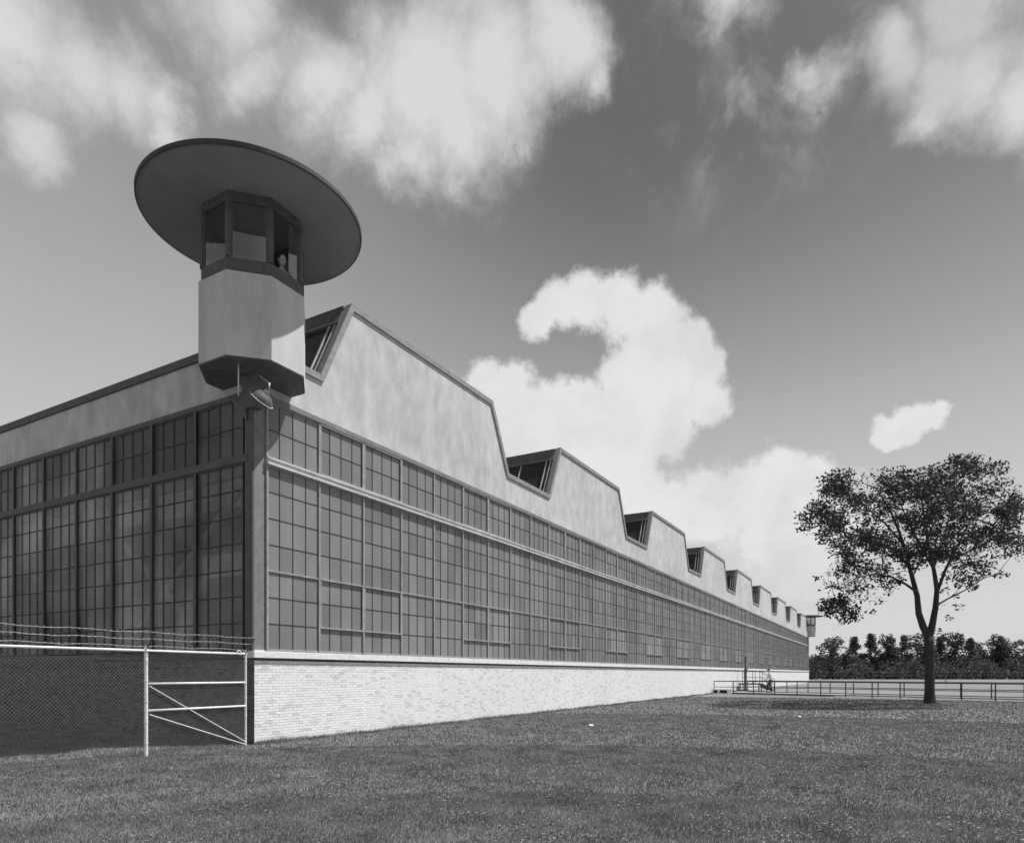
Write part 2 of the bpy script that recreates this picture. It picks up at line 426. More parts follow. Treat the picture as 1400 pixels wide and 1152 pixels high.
bm_ = MB().box((.003, 0, .003), (BL-.003, .06, CH-.003)).mesh('brick', brick_light)
for (a, r, j) in near: link('brick', bm_, front_base, loc=(a, -j, r*CH))
lo = []; hi = []
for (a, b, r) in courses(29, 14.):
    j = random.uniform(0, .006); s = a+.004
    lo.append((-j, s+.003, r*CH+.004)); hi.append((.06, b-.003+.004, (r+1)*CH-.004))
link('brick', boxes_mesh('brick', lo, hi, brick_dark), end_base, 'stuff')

# window walls: local frame x along wall, -y outward
def frame_mesh(wd, hz, rows, sash, heavy=None, sashrows=None, mat_=None, thin=None, t=.009):
    a = MB(); b = MB(); mat_ = mat_ or window_steel; thin = thin or muntin_m
    a.box((0, -.040, 0), (.05, .06, hz)); a.box((0, -.02, -.0), (wd, .06, .03)); a.box((0.055, -.02, hz-.03), (wd, .06, hz))
    for c_ in range(1, 4): b.box((c_*wd/4-t, -.008, .03), (c_*wd/4+t, .02, hz-.03))
    rh = hz/rows
    for r in range(1, rows):
        if heavy == r: a.box((.055, -.03, r*rh-.018), (wd, .02, r*rh+.018))
        else: b.box((.055, -.006, r*rh-t), (wd, .02, r*rh+t))
    if sash:
        z0, z1 = sashrows[0]*rh, sashrows[1]*rh
        for q in (((.055, -.05, z0-.02), (wd, -.011, z0+.02)), ((.055, -.05, z1-.025), (wd, -.011, z1+.012)),
                  ((.052, -.042, z0), (.08, -.011, z1)), ((wd-.03, -.042, z0), (wd, -.011, z1))): a.box(*q)
    k = len(a.v); me = bpy.data.meshes.new('window_frame')
    me.from_pydata(a.v+b.v, [], a.f+[tuple(i+k for i in f) for f in b.f]); me.materials.append(mat_); me.materials.append(thin)
    for i, p in enumerate(me.polygons): p.material_index = 0 if i < len(a.f) else 1
    return me
HL, HU = ZG1-ZG0, ZU1-ZU0
FM = {('L', 0): frame_mesh(PW, HL, 7, 0, 3), ('L', 1): frame_mesh(PW, HL, 7, 1, 3, (1, 3)),
      ('U', 0): frame_mesh(PW, HU, 2, 0), ('U', 1): frame_mesh(PW, HU, 2, 1, None, (.05, 1.97))}
EM = {'L': frame_mesh(SW, HL, 7, 0, None, None, steel_dark, None, .015), 'U': frame_mesh(SW, HU, 2, 0, None, None, steel_dark, None, .015)}  # end frames coloured darker to carry the shade on that wall
def pane_mesh(wd, rh, m): return MB().box((.004, .003, .004), (wd/4-.004, .010, rh-.004)).mesh('window_pane', m)
PM = {'L': pane_mesh(PW, HL/7, rib_glass), 'U': pane_mesh(PW, HU/2, rib_glass)}
PE = {'L': pane_mesh(SW, HL/7, end_glass), 'U': pane_mesh(SW, HU/2, end_glass)}
panes = []
for i in range(NW):
    for lv, z0, rows, rh in (('L', ZG0, 7, HL/7), ('U', ZU0, 2, HU/2)):
        x0 = M0+i*PW; s_ = 1 if (i % 4) in (1, 2) else 0
        if x0+PW > LEN-.05: continue
        wn = link('window', FM[(lv, s_)], fac, loc=(x0, 0, z0))
        for c_ in range(4):
            for r in range(rows):
                p = Vector((x0+(c_+.5)*PW/4, 0, z0+(r+.5)*rh)); d = p-CAMP; Z = d.dot(FWD)
                panes.append((PW/4*abs(d.y)/d.length/Z*rh/Z, 'F', lv, wn, c_, r, x0, z0))
for i in range(NS):
    for lv, z0, rows, rh in (('L', ZG0, 7, HL/7), ('U', ZU0, 2, HU/2)):
        y1 = S0+(i+1)*SW
        wn = link('window', EM[lv], fac, loc=(0, y1, z0)); wn.rotation_euler.z = -math.pi/2
        for c_ in range(4):
            for r in range(rows):
                p = Vector((0, y1-(c_+.5)*SW/4, z0+(r+.5)*rh)); d = p-CAMP; Z = d.dot(FWD)
                px = 700+F*d.dot(RGT)/Z
                panes.append((SW/4*abs(d.x)/d.length/Z*rh/Z*(1 if px > 0 else .01), 'E', lv, wn, c_, r, y1, z0))
panes.sort(key=lambda t: -t[0])
for (_, sd, lv, wn, c_, r, a0, z0) in panes[:300]:
    rh = HL/7 if lv == 'L' else HU/2
    link('window_pane', (PM if sd == 'F' else PE)[lv], wn, loc=(c_*(PW if sd == 'F' else SW)/4, 0, r*rh))
PE['D'] = pane_mesh(SW, HU/2, end_glass_dark)
for o in list(fac.children):
    for ch in o.children:
        if ch.name.startswith('window_pane') and o.rotation_euler.z < -1 and o.location.z > 6 and S0+1.5*SW < o.location.y < S0+3.5*SW: ch.data = PE['D']
for sd, m in (('F', rib_glass), ('E', end_glass)):
    lo = []; hi = []
    for (_, sd2, lv, wn, c_, r, a0, z0) in panes[300:]:
        if sd2 != sd: continue
        rh = HL/7 if lv == 'L' else HU/2
        if sd == 'F':
            lo.append((a0+c_*PW/4+.004, .003, z0+r*rh+.004)); hi.append((a0+(c_+1)*PW/4-.004, .010, z0+(r+1)*rh-.004))
        else:
            lo.append((.003, a0-(c_+1)*SW/4+.004, z0+r*rh+.004)); hi.append((.010, a0-c_*SW/4-.004, z0+(r+1)*rh-.004))
    po = link('window_pane', boxes_mesh('window_pane', lo, hi, m), fac, 'stuff')
    if sd == 'F':                    # far opening sashes: the light they catch is painted in as paler glass
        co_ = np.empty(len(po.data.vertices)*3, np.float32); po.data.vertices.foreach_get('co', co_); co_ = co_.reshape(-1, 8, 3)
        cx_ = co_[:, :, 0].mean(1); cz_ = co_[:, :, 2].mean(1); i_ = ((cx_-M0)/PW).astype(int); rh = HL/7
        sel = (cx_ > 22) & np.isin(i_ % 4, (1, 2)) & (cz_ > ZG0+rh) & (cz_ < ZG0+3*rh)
        po.data.materials.append(rib_sheen)
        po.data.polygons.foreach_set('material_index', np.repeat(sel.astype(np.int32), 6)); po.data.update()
# beams, corner plates, expansion joint
tb = MB(); tb.box((M0, -.10, ZG1), (LEN-.1, .1, ZG1+.05)); tb.box((M0, -.04, ZG1+.05), (LEN-.1, .1, ZU0-.04)); tb.box((M0, -.09, ZU0-.04), (LEN-.1, .1, ZU0))
tb.build('transom_beam', steel_light, fac)
MB().box((0, -.06, ZU1), (LEN, .22, 8.0)).build('head_beam', steel, fac)
MB().box((-.002, .002, 2.11), (M0, .15, ZU1)).build('corner_plate', steel, fac)
rv = MB()
for i in range(19):
    z = 2.3+i*.3
    if abs(z-6.5) < .15: continue
    rv.tube([(M0-.03, .003, z), (M0-.03, -.012, z)], .012, 6)
rv.build('rivet', steel_dark, fac, kind='stuff')
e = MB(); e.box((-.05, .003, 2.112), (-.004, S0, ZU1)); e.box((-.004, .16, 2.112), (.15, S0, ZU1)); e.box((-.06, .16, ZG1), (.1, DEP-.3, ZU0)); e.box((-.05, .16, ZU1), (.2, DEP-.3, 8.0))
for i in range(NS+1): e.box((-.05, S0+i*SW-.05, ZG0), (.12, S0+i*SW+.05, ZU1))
e.build('end_wall_steel', steel_dark, fac)  # shade of the end wall is put into this dark colour
MB().extr([(LEN-.35, 2.11), (LEN, 2.11), (LEN, ZU1), (LEN-.35, ZU1)], .0, .15).build('corner_plate', steel, fac)
MB().box((59.25, -.09, 2.15), (59.37, -.05, 7.86)).build('expansion_joint_cover', steel_light, fac)
# cross bracing and columns seen through the end glass
br = MB()
for (s0, z0, s1, z1) in ((-.1+.4, 1.1, 6.9, 6.25), (6.9, 1.1, .3, 6.25)):
    br.tube([(.23, s0, z0), (.23, s1, z1)], .10, 6)
for s1 in (.45, 7.0, 13.6, 20.): br.box((.37, s1-.1, .15), (.57, s1+.1, 8.6))
br.box((.37, .45, 6.3), (.57, 20, 6.5)); br.build('cross_brace', white_p, fac)
ic = MB()
for i in range(1, 18):
    ic.box((6.46*i-.12, 7.9, .15), (6.46*i+.12, 8.1, 8.7))
ic.build('interior_column', interior, fac)

# ------------------------------------------------------------------ guard towers
def octo(r, ox=0, oy=0): return [(r*math.cos(rad(22.5+45*i))+ox, r*math.sin(rad(22.5+45*i))+oy) for i in range(8)]
RO = 1.08/math.cos(rad(22.5)); ZO0, ZO1, ZD = 6.635+1.595, 8.41+1.595, 10.10+1.595
RI = RO*.955
tb_mesh = {}
def tower(loc, label, far=False):
    t = thing('guard_tower', label, 'guard tower', loc, 'round-roofed guard towers on the factory corners')
    s = MB(); o1 = octo(RO); o0 = octo(RO-.12); n = 8; k = 0
    s.v = [(x, y, ZO0) for x, y in o1]+[(x, y, ZO1) for x, y in o1]+[(x, y, ZO1) for x, y in o0]+[(x, y, ZO0+.2) for x, y in o0]
    for i in range(8):
        j = (i+1) % 8
        s.f += [(i, j, 8+j, 8+i), (8+i, 8+j, 16+j, 16+i), (16+i, 16+j, 24+j, 24+i)]
    s.build('concrete_shaft', concrete, t)
    MB().prism(octo(RO-.01), ZO0-.03, ZO0+.004).build('underside', steel_dark, t)
    MB().prism(octo(RO-.121), ZO0+.72, ZO0+.78).build('floor', interior, t)
    fr = MB(); oc = octo(RI); ocn = octo(RI-.07)
    ZS, ZH = ZO1+.30, ZD-.20
    def ring(z0, z1):
        for i in range(8):
            j = (i+1) % 8; k = len(fr.v)
            fr.v += [(*oc[i], z0), (*oc[j], z0), (*oc[j], z1), (*oc[i], z1), (*ocn[i], z0), (*ocn[j], z0), (*ocn[j], z1), (*ocn[i], z1)]
            fr.f += [(k, k+1, k+2, k+3), (k+4, k+7, k+6, k+5), (k+3, k+2, k+6, k+7), (k, k+4, k+5, k+1)]
    ring(ZO1-.02, ZS); ring(ZH, ZD)
    for i in range(8):
        v = Vector((*oc[i], 0)).normalized(); p = v*(RI-.03)
        fr.tube([(p.x, p.y, ZS), (p.x, p.y, ZH)], .06, 6, False)
        a = Vector((*oc[i], 0)); b = Vector((*oc[(i+1) % 8], 0)); d = (b-a).normalized()
        for q0, q1 in ((a+d*.05, a+d*.10), (b-d*.10, b-d*.05)):
            nn = Vector((d.y, -d.x, 0)); q0 = q0-nn*.02; q1 = q1-nn*.02
            k = len(fr.v); e_ = nn*-.04
            P = [q0, q1, q1+e_, q0+e_]
            fr.v += [(p_.x, p_.y, ZS) for p_ in P]+[(p_.x, p_.y, ZH) for p_ in P]
            fr.f += [(k, k+1, k+5, k+4), (k+1, k+2, k+6, k+5), (k+2, k+3, k+7, k+6), (k+3, k, k+4, k+7)]
    fr.build('cabin_frame', steel_dark, t)
    for i in range(8):
        a = Vector((*oc[i], 0))*.97; b = Vector((*oc[(i+1) % 8], 0))*.97; d = (b-a).normalized()
        a += d*.06; b -= d*.06
        if i == 5: a = a.lerp(b, .62)        # this sash is slid open
        k = MB(); nn = Vector((d.y, -d.x, 0))*.008
        k.v = [(*(a)[:2], ZS), (*(b)[:2], ZS), (*(b)[:2], ZH), (*(a)[:2], ZH)]; k.f = [(0, 1, 2, 3)]
        me = bpy.data.meshes.new('cabin_pane'); me.from_pydata(k.v, [], k.f); me.materials.append(cabin_glass); link('cabin_pane', me, t)
    R = 2.36
    c1 = MB().lathe([(.0, ZD+.001), (1.4, ZD), (R-.10, ZD), (R-.05, ZD-.02), (R-.04, ZD-.02)], 96)
    c1.build('canopy_soffit', canopy_under, t)
    c2 = MB().lathe([(R-.04, ZD-.02), (R, ZD-.01), (R+.005, ZD+.07), (R-.1, ZD+.15), (0, ZD+.34)], 96)
    c2.build('canopy_roof', canopy_top, t, smooth=False)
    return t
tower((0, 0, 0), 'octagonal concrete guard tower with wide round dark roof on the near factory corner')
tower((LEN, 0, 0), 'tiny distant guard tower with flat round roof at the far end of the factory')
# bracket column below the near tower
sp = thing('tower_bracket', 'dark steel corner bracket carrying the guard tower above the glazing', 'bracket', (0, 0, 0))
b = MB(); b.prism([(-.16, -.16), (.10, -.16), (.10, .10), (-.16, .10)], 7.55, ZO0-.03, [(-.26, -.34), (.16, -.34), (.16, .16), (-.26, .16)])
b.build('bracket_block', steel_dark, sp)
b = MB(); b.v = [(-.1, .15, 7.9), (-.1, .7, 7.9), (-.1, .15, 7.3), (-.06, .15, 7.9), (-.06, .7, 7.9), (-.06, .15, 7.3)]
b.f = [(0, 1, 2), (3, 5, 4), (0, 3, 4, 1), (1, 4, 5, 2), (2, 5, 3, 0)]; b.build('gusset', steel_dark, sp)

# floodlight under the tower
fl = thing('floodlight', 'floodlight in a ribbed metal shade hanging beneath the near guard tower', 'floodlight', (-.46, -.78, 7.44))
ax = Matrix.Translation((0, 0, 0)) @ Matrix.Rotation(rad(20), 4, RGT) @ Matrix.Rotation(rad(41), 4, FWD)
sh = MB().lathe([(.30, 0), (.29, .03), (.25, .10), (.17, .18), (.08, .22), (.06, .30), (.0, .31)], 32)
sh.lathe([(.29, .005), (.24, .10), (.16, .17), (.0, .19)], 32); sh.xf(ax @ Matrix.Scale(.85, 4)); sh.build('lamp_shade', steel_dark, fl, smooth=True)
rr = MB(); pts = [(.305*math.cos(a), .305*math.sin(a), 0) for a in np.linspace(0, 2*math.pi, 33)]
rr.tube(pts, .013, 6, False).xf(ax @ Matrix.Scale(.85, 4)); rr.build('shade_rim', steel_light, fl, smooth=True)
bb = MB().lathe([(.0, .0), (.05, .02), (.06, .07), (.04, .12), (.02, .17)], 16).xf(ax); bb.build('lamp_bulb', white_p, fl, smooth=True)
topp = ax @ Vector((0, 0, .30))
gn = MB(); gn.tube([topp, topp+Vector((0, 0, .08)), topp+Vector((.06, .06, .14)), Vector((.25, .40, .74))], .018, 8)
gn.tube([Vector((-.30, .35, .05)), Vector((-.30, .35, .76))], .015, 8); gn.build('gooseneck_pipe', steel_light, fl, smooth=True)

# ------------------------------------------------------------------ chain-link fence
fn = thing('chain_link_fence', 'chain-link fence with barbed wire running up to the near brick corner', 'fence', (0, 0, 0))
FY = .03; FT = 2.06
for u, r in ((-.21, .024), (-2.50, .036), (-5.1, .03), (-7.7, .036)):
    p = MB(); p.tube([(u, FY, -.1), (u, FY, FT+.02)], r, 12); p.tube([(u, FY, FT+.02), (u, FY, FT+.05)], [r, .005], 12)
    for z in (.25, .65, 1.05, 1.45, 1.85): p.tube([(u, FY, z), (u, FY, z+.02)], r+.006, 12)
    p.build('post', galv, fn, smooth=False)
    a = MB(); a.tube([(u, FY, FT), (u+.02, FY-.27, FT+.33)], .018, 6); a.build('barbed_wire_arm', steel_dark, fn)
MB().tube([(-7.7, FY-.03, FT-.01), (-.21, FY-.03, FT-.02)], .024, 10).build('top_rail', galv, fn, smooth=True)
for z in (1.405, .885): MB().tube([(-2.46, FY-.02, z), (-.24, FY-.02, z)], .022, 10).build('rail', galv, fn, smooth=True)
for a, b_ in (((-2.45, FY-.03, 1.36), (-.22, FY-.03, .08)), ((-2.45, FY-.03, .81), (-.24, FY-.03, .03))):
    MB().tube([a, b_], .010, 6).build('brace_rod', galv, fn)
def wires(u0, u1, nm):
    z0, z1 = .04, FT-.04; st = .066; b = MB(); H = z1-z0; segs = []
    k = int((u1-u0+H)/st)+1
    for i in range(k):
        for s in (1, -1):
            a = u0 - (H if s > 0 else 0) + i*st; p = [(a, z0), (a+H, z1)] if s > 0 else [(a, z1), (a+H, z0)]
            if s < 0: p = [(a-H, z1), (a, z0)]
            (xa, za), (xb, zb) = p
            if xb <= u0 or xa >= u1: continue
            if xa < u0: za += (zb-za)*(u0-xa)/(xb-xa); xa = u0
            if xb > u1: zb = za+(zb-za)*(u1-xa)/(xb-xa); xb = u1
            b.tube([(xa, FY+.003*s, za), (xb, FY+.003*s, zb)], .0017, 4, False)
    return b.build(nm, wirem, fn)
wires(-2.46, -.22, 'chain_link_mesh'); wires(-7.7, -2.54, 'chain_link_mesh')
for i, f in enumerate((.2, .6, .98)):
    b = MB(); pts = []
    us = np.linspace(-7.7, -.16, 40)
    for u in us:
        sag = .012*math.sin(u*5+i)+.006*math.sin(u*13+i*2); pts.append((u, FY-.27*f, FT+.33*f+sag))
    b.tube(pts, .004, 5)
    for u in np.arange(-7.6, -.2, .11):
        y, z = FY-.27*f, FT+.33*f
        b.tube([(u-.014, y, z-.014), (u+.014, y, z+.014)], .003, 3, False); b.tube([(u-.012, y, z+.014), (u+.012, y, z-.014)], .003, 3, False)
    b.build('barbed_wire', wirem, fn)
lp = MB(); lp.tube([(-.42+.05*math.cos(a), FY-.05, FT+.0+.05*math.sin(a)) for a in np.linspace(-1.2, 3.9, 14)], .012, 8); lp.build('wire_loop', white_p, fn, smooth=True)
kn = MB()
for u in np.arange(-7.68, -.24, .066): kn.tube([(u-.012, FY, FT-.04), (u+.012, FY, FT+.03)], .0022, 3, False); kn.tube([(u+.012, FY, FT-.04), (u-.012, FY, FT+.03)], .0022, 3, False)
kn.build('wire_knuckle', wirem, fn, kind='stuff')

# ------------------------------------------------------------------ railings, walkway furniture
def railing(off, s0, s1, step, label):
    t = thing('pipe_railing', label, 'railing', (*rl(s0, off), 0), 'pipe railings either side of the walkway')
    O = Vector((*rl(s0, off), 0)); d = Vector((RD.x, RD.y, 0))
    pm = MB().tube([(0, 0, -.1), (0, 0, 1.02)], .036, 8).mesh('post', railm)
    n = int((s1-s0)/step)
    for i in range(n+1): link('post', pm, t, loc=d*(i*step))
    for z, r in ((1.02, .038), (.56, .026), (.12, .028)):
        MB().tube([d*0+Vector((0, 0, z)), d*(n*step)+Vector((0, 0, z))], r, 8).build('rail', railm, t)
    return t
railing(0, .15, 40, 1.72, 'nearer dark pipe railing crossing the lawn past the tree trunk')
railing(4.3, .6, 44, 1.72, 'farther dark pipe railing on the building side of the walkway')
# white block with two dark openings
o = Vector((*rl(.2, -.35), 0))
vb = thing('vent_box', 'low white concrete vent box with two dark openings by the brick wall', 'vent box', o, rz=math.atan2(RD.y, RD.x))
b = MB(); b.box((0, -.05, 0), (1.55, .35, .08)); b.box((0, -.05, .32), (1.55, .35, .40))
for x0, x1 in ((0, .12), (.52, .68), (1.36, 1.55)): b.box((x0, -.05, .08), (x1, .35, .32))
b.build('surround', white_p, vb); MB().box((.1, .1, .08), (1.4, .33, .32)).build('opening', black_p, vb)
# steps and landing
st = thing('entrance_steps', 'dark steel landing with pipe handrails and short flight of steps against the brick wall', 'steps', (54.6, -.1, 0))
MB().box((0, -1.95, .60), (1.5, 0, .72)).build('landing', railm, st, bevel=.01)
for i in range(4):
    MB().box((.05, -2.2-.26*i, .54-.17*i), (1.45, -1.95-.26*i, .58-.17*i)).build('step', railm, st)
for x in (.02, 1.45):
    b = MB(); b.v = [(x, -1.95, .72), (x, -1.95, .42), (x, -3.0, -.08), (x, -3.0, .08), (x+.04, -1.95, .72), (x+.04, -1.95, .42), (x+.04, -3.0, -.08), (x+.04, -3.0, .08)]
    b.f = [(0, 1, 2, 3), (7, 6, 5, 4), (0, 3, 7, 4), (1, 5, 6, 2), (0, 4, 5, 1), (3, 2, 6, 7)]; b.build('stringer', railm, st)
for x in (.04, 1.46):
    b = MB()
    for y in (-.4, -1.3, -1.93): b.tube([(x, y, .7), (x, y, 1.83)], .024, 8)
    b.tube([(x, -.4, 1.83), (x, -1.93, 1.83), (x, -2.98, 1.12), (x, -2.98, 0)], .024, 8); b.tube([(x, -.4, 1.27), (x, -1.93, 1.27), (x, -2.98, .56)], .02, 8)
    b.build('handrail', railm, st)
for x, y in ((.1, -.2), (.1, -1.85), (1.4, -.2), (1.4, -1.85)): MB().box((x-.04, y-.04, 0), (x+.04, y+.04, .6)).build('leg', railm, st)
# utility post
g_ = Vector((53.6, -.95, 0))
up = thing('utility_post', 'dark wooden post with electrical boxes standing beside the landing', 'post', g_)
MB().box((-.11, -.11, -.1), (.11, .11, 2.05)).build('lower_post', steel_dark, up, bevel=.015)
MB().box((-.055, -.055, 2.05), (.055, .055, 3.15)).build('upper_post', steel_dark, up)
b = MB().box((-.09, -.12, 2.9), (.09, -.04, 3.2)); b.box((-.10, -.17, 1.75), (.10, -.09, 2.15)); b.build('switch_box', steel, up, bevel=.01)
MB().tube([(0, -.02, 3.15), (0, -.02, 3.3), (.05, -.05, 3.36)], .02, 6).build('conduit', steel_light, up)
# litter
for px, py, s in ((808, 992, .09), (1093, 980, .07)):
    p = ground(px, py, .03); b = MB(); b.v = [(-s, -s*.6, 0), (s, -s*.7, .02), (s*.9, s*.6, .0), (-s*.8, s*.7, .03), (0, 0, .035), (-s, -s*.6, -.004), (s, -s*.7, .016), (s*.9, s*.6, -.004), (-s*.8, s*.7, .026)]
    b.f = [(0, 1, 4), (1, 2, 4), (2, 3, 4), (3, 0, 4), (5, 8, 7, 6), (0, 5, 6, 1), (1, 6, 7, 2), (2, 7, 8, 3), (3, 8, 5, 0)]
    o = b.build('paper_scrap', paper, None); o.location = (p.x, p.y, .045)
    tag(o, 'scrap of white paper on the lawn %s' % ('in front of the brick wall' if px < 900 else 'below the pipe railing'), 'litter')

# ------------------------------------------------------------------ people
def skinfig(name, V, E_, m, parent, sub=2):
    me = bpy.data.meshes.new(name); me.from_pydata([v[:3] for v in V], E_, []); me.materials.append(m)
    o = link(name, me, parent); sk = o.modifiers.new('skin', 'SKIN'); sk.use_smooth_shade = True
    for i, v in enumerate(V):
        r = v[3]; me.skin_vertices[0].data[i].radius = (r, r) if not isinstance(r, tuple) else r
    me.skin_vertices[0].data[0].use_root = True
    ss = o.modifiers.new('subsurf', 'SUBSURF'); ss.levels = sub; ss.render_levels = sub; return o
def head(parent, c, sc=1., face=1):
    b = MB().lathe([(.0, -.12), (.045, -.11), (.065, -.07), (.075, 0), (.078, .05), (.06, .10), (.03, .125), (0, .13)], 16)
    v = []
    for (x, y, z) in b.v:
        if x > .02: x += .012*(1-abs(z)/.13)
        v.append((x*1.15, y*.95, z))
    b.v = v; n0 = len(b.v)
    b.tube([(.085, 0, .02), (.118, 0, -.025), (.09, 0, -.035)], [.008, .016, .010], 6)       # nose
    b.tube([(.088, -.025, -.065), (.094, 0, -.067), (.088, .025, -.065)], .006, 6)            # mouth
    for s in (1, -1): b.tube([(.0, s*.075, .02), (-.012, s*.09, .01), (0, s*.077, -.035)], .012, 6)
    b.v = [(x*sc+c[0], y*sc+c[1], z*sc+c[2]) for x, y, z in b.v]
    hd = b.build('head', skin_m, parent, smooth=True)
    e = MB()
    for s in (1, -1):
        k = len(e.v); e.lathe([(0, -.008), (.008, 0), (0, .008)], 8); e.v = e.v[:k]+[((x*.6+.086)*sc+c[0], (y+s*.03)*sc+c[1], (z+.025)*sc+c[2]) for x, y, z in e.v[k:]]
    e.build('eye', hair_m, hd)
    h = MB().lathe([(.083, .02), (.088, .06), (.075, .11), (.04, .14), (0, .147)], 16)
    h.v = [((x*1.15-.012)*sc+c[0], y*1.02*sc+c[1], (z if x > 0 else z-.04*min(1, -x/.08)*(z < .09))*sc+c[2]) for x, y, z in h.v]
    h.build('hair', hair_m, parent, smooth=True)
def hand(parent, w, d, sc=1.):
    w = Vector(w); d = Vector(d).normalized(); s = d.cross(UP).normalized(); dn = s.cross(d)
    b = MB(); b.tube([w, w+d*.04, w+d*.09], [.026, .036, .034], 8)
    for i, ln in enumerate((.06, .07, .066, .05)):
        o = w+d*.085+s*(-.026+.0175*i); b.tube([o, o+d*ln*.5, o+d*ln*.8-dn*.022, o+d*ln*.85-dn*.045], .0085, 6)
    o = w+d*.02-s*.03; b.tube([o, o+d*.03-s*.02, o+d*.06-s*.022-dn*.02], .010, 6)
    b.build('hand', skin_m, parent, smooth=True)
# walker going up the walkway; local +x is the way the person faces
fz = .10
pw_ = Vector((46.55, -4.15, fz))
fdir = -RGT
wk = thing('person', 'person in white shirt and dark trousers walking up to the landing behind the railing', 'person', pw_, rz=math.atan2(fdir.y, fdir.x))
wk.scale = (1.04,)*3
# joints (x forward, y left, z up)
body = [(0, 0, .95, (.13, .10)), (.03, 0, 1.15, (.12, .095)), (.08, 0, 1.40, (.15, .10)), (.11, 0, 1.52, .055), (.14, 0, 1.60, .05),
        (.08, .19, 1.42, .06), (.25, .24, 1.20, .045), (.46, .20, 1.22, .034),
        (.08, -.19, 1.42, .06), (.10, -.25, 1.14, .045), (.27, -.22, .97, .034),
        (.01, .09, .90, .09), (.26, .10, .56, .062), (.20, .10, .17, .045), (.30, .10, .12, .03),
        (-.01, -.09, .90, .09), (.00, -.10, .50, .062), (-.16, -.10, .10, .045), (-.05, -.10, .04, .03)]
ed = [(0, 1), (1, 2), (2, 3), (3, 4), (2, 5), (5, 6), (6, 7), (2, 8), (8, 9), (9, 10), (0, 11), (11, 12), (12, 13), (13, 14), (0, 15), (15, 16), (16, 17), (17, 18)]
skinfig('body', body, ed, skin_m, wk)
head(wk, (.17, 0, 1.70))
g = lambda i, k=1.18: (*body[i][:3], tuple(r*k for r in body[i][3]) if isinstance(body[i][3], tuple) else body[i][3]*k)
elb = lambda a, b_, t: tuple(body[a][j]*(1-t)+body[b_][j]*t for j in range(3))
skinfig('shirt', [g(1, 1.25), g(0, 1.18), g(2, 1.15), (*elb(2, 3, .6), .075), g(5, 1.3), (*elb(5, 6, .8), .062), g(8, 1.3), (*elb(8, 9, .8), .062)],
        [(0, 1), (0, 2), (2, 3), (2, 4), (4, 5), (2, 6), (6, 7)], shirt_m, wk)
skinfig('trousers', [(0, 0, .92, (.12, .10)), g(11, 1.12), g(12, 1.3), (*elb(12, 13, .95), .07), g(15, 1.12), g(16, 1.3), (*elb(16, 17, .95), .07)],
        [(0, 1), (1, 2), (2, 3), (0, 4), (4, 5), (5, 6)], pants_m, wk)
for (x, y, z) in ((.20, .10, .10), (-.16, -.10, .0)):
    b = MB(); b.tube([(x-.09, y, z+.045), (x, y, z+.05), (x+.10, y, z+.04), (x+.17, y, z+.03)], [.036, .05, .045, .025], 10); b.build('shoe', white_p, wk, smooth=True)
hand(wk, body[7][:3], (1, 0, -.1)); hand(wk, body[10][:3], (.8, 0, -.5))
MB().box((46.3, -4.3, .10), (46.9, -3.85, .19)).build('step_block', path_m, None, kind='structure')
# guard in the near tower cabin
gd = thing('person', 'guard in pale shirt at the open right-hand window of the near guard tower', 'person', (.12, -.72, ZO0+.785), rz=rad(-112))
GS = 1.0; gd.scale = (GS,)*3
body = [(0, 0, .95, (.13, .11)), (.0, 0, 1.15, (.13, .10)), (.02, 0, 1.40, (.16, .10)), (.03, 0, 1.52, .055), (.05, 0, 1.60, .05),
        (.02, .20, 1.42, .06), (.06, .25, 1.20, .045), (.22, .14, 1.33, .034), (.02, -.20, 1.42, .06), (.05, -.25, 1.20, .045), (.22, -.12, 1.36, .034),
        (0, .10, .88, .09), (.02, .11, .48, .065), (0, .11, .06, .045), (.12, .12, .03, .03), (0, -.10, .88, .09), (.02, -.11, .48, .065), (0, -.11, .06, .045), (.12, -.12, .03, .03)]
skinfig('body', body, ed, skin_m, gd); head(gd, (.07, 0, 1.70))
skinfig('shirt', [g(1, 1.25), g(0, 1.18), g(2, 1.15), (*elb(2, 3, .6), .075), g(5, 1.3), (*elb(5, 6, .9), .062), g(8, 1.3), (*elb(8, 9, .9), .062)],
        [(0, 1), (0, 2), (2, 3), (2, 4), (4, 5), (2, 6), (6, 7)], shirt_m, gd)
skinfig('trousers', [(0, 0, .92, (.12, .10)), g(11, 1.12), g(12, 1.3), g(13, 1.4), g(15, 1.12), g(16, 1.3), g(17, 1.4)], [(0, 1), (1, 2), (2, 3), (0, 4), (4, 5), (5, 6)], pants_m, gd)
hand(gd, body[7][:3], (1, -.2, .4)); hand(gd, body[10][:3], (1, .3, .4))

# ------------------------------------------------------------------ vegetation
def leaves(centers, radii, counts, size, flat=.6):
    P = []
    for c_, r, n in zip(centers, radii, counts):
        d = RNG.normal(size=(n, 3)); d /= np.linalg.norm(d, axis=1)[:, None]
        P.append(np.array(c_)+d*(RNG.random(n)**.45)[:, None]*np.array([r, r, r*flat]))
    P = np.concatenate(P); n = len(P)
    a = RNG.normal(size=(n, 3)); a[:, 2] = a[:, 2]*.7-.25; a /= np.linalg.norm(a, axis=1)[:, None]
    b = RNG.normal(size=(n, 3)); b -= a*(a*b).sum(1)[:, None]; b /= np.linalg.norm(b, axis=1)[:, None]
    s = (size*(.6+.8*RNG.random(n)))[:, None]
    V = np.stack([P-a*s, P+b*s*.48, P+a*s, P-b*s*.48], 1).reshape(-1, 3)
    return V, np.arange(4*n).reshape(n, 4)
ELZ = 36.0
base = ground(1271, 961); base.z = 0
def ep(px, py, d=0): return at(px, py, ELZ+d)
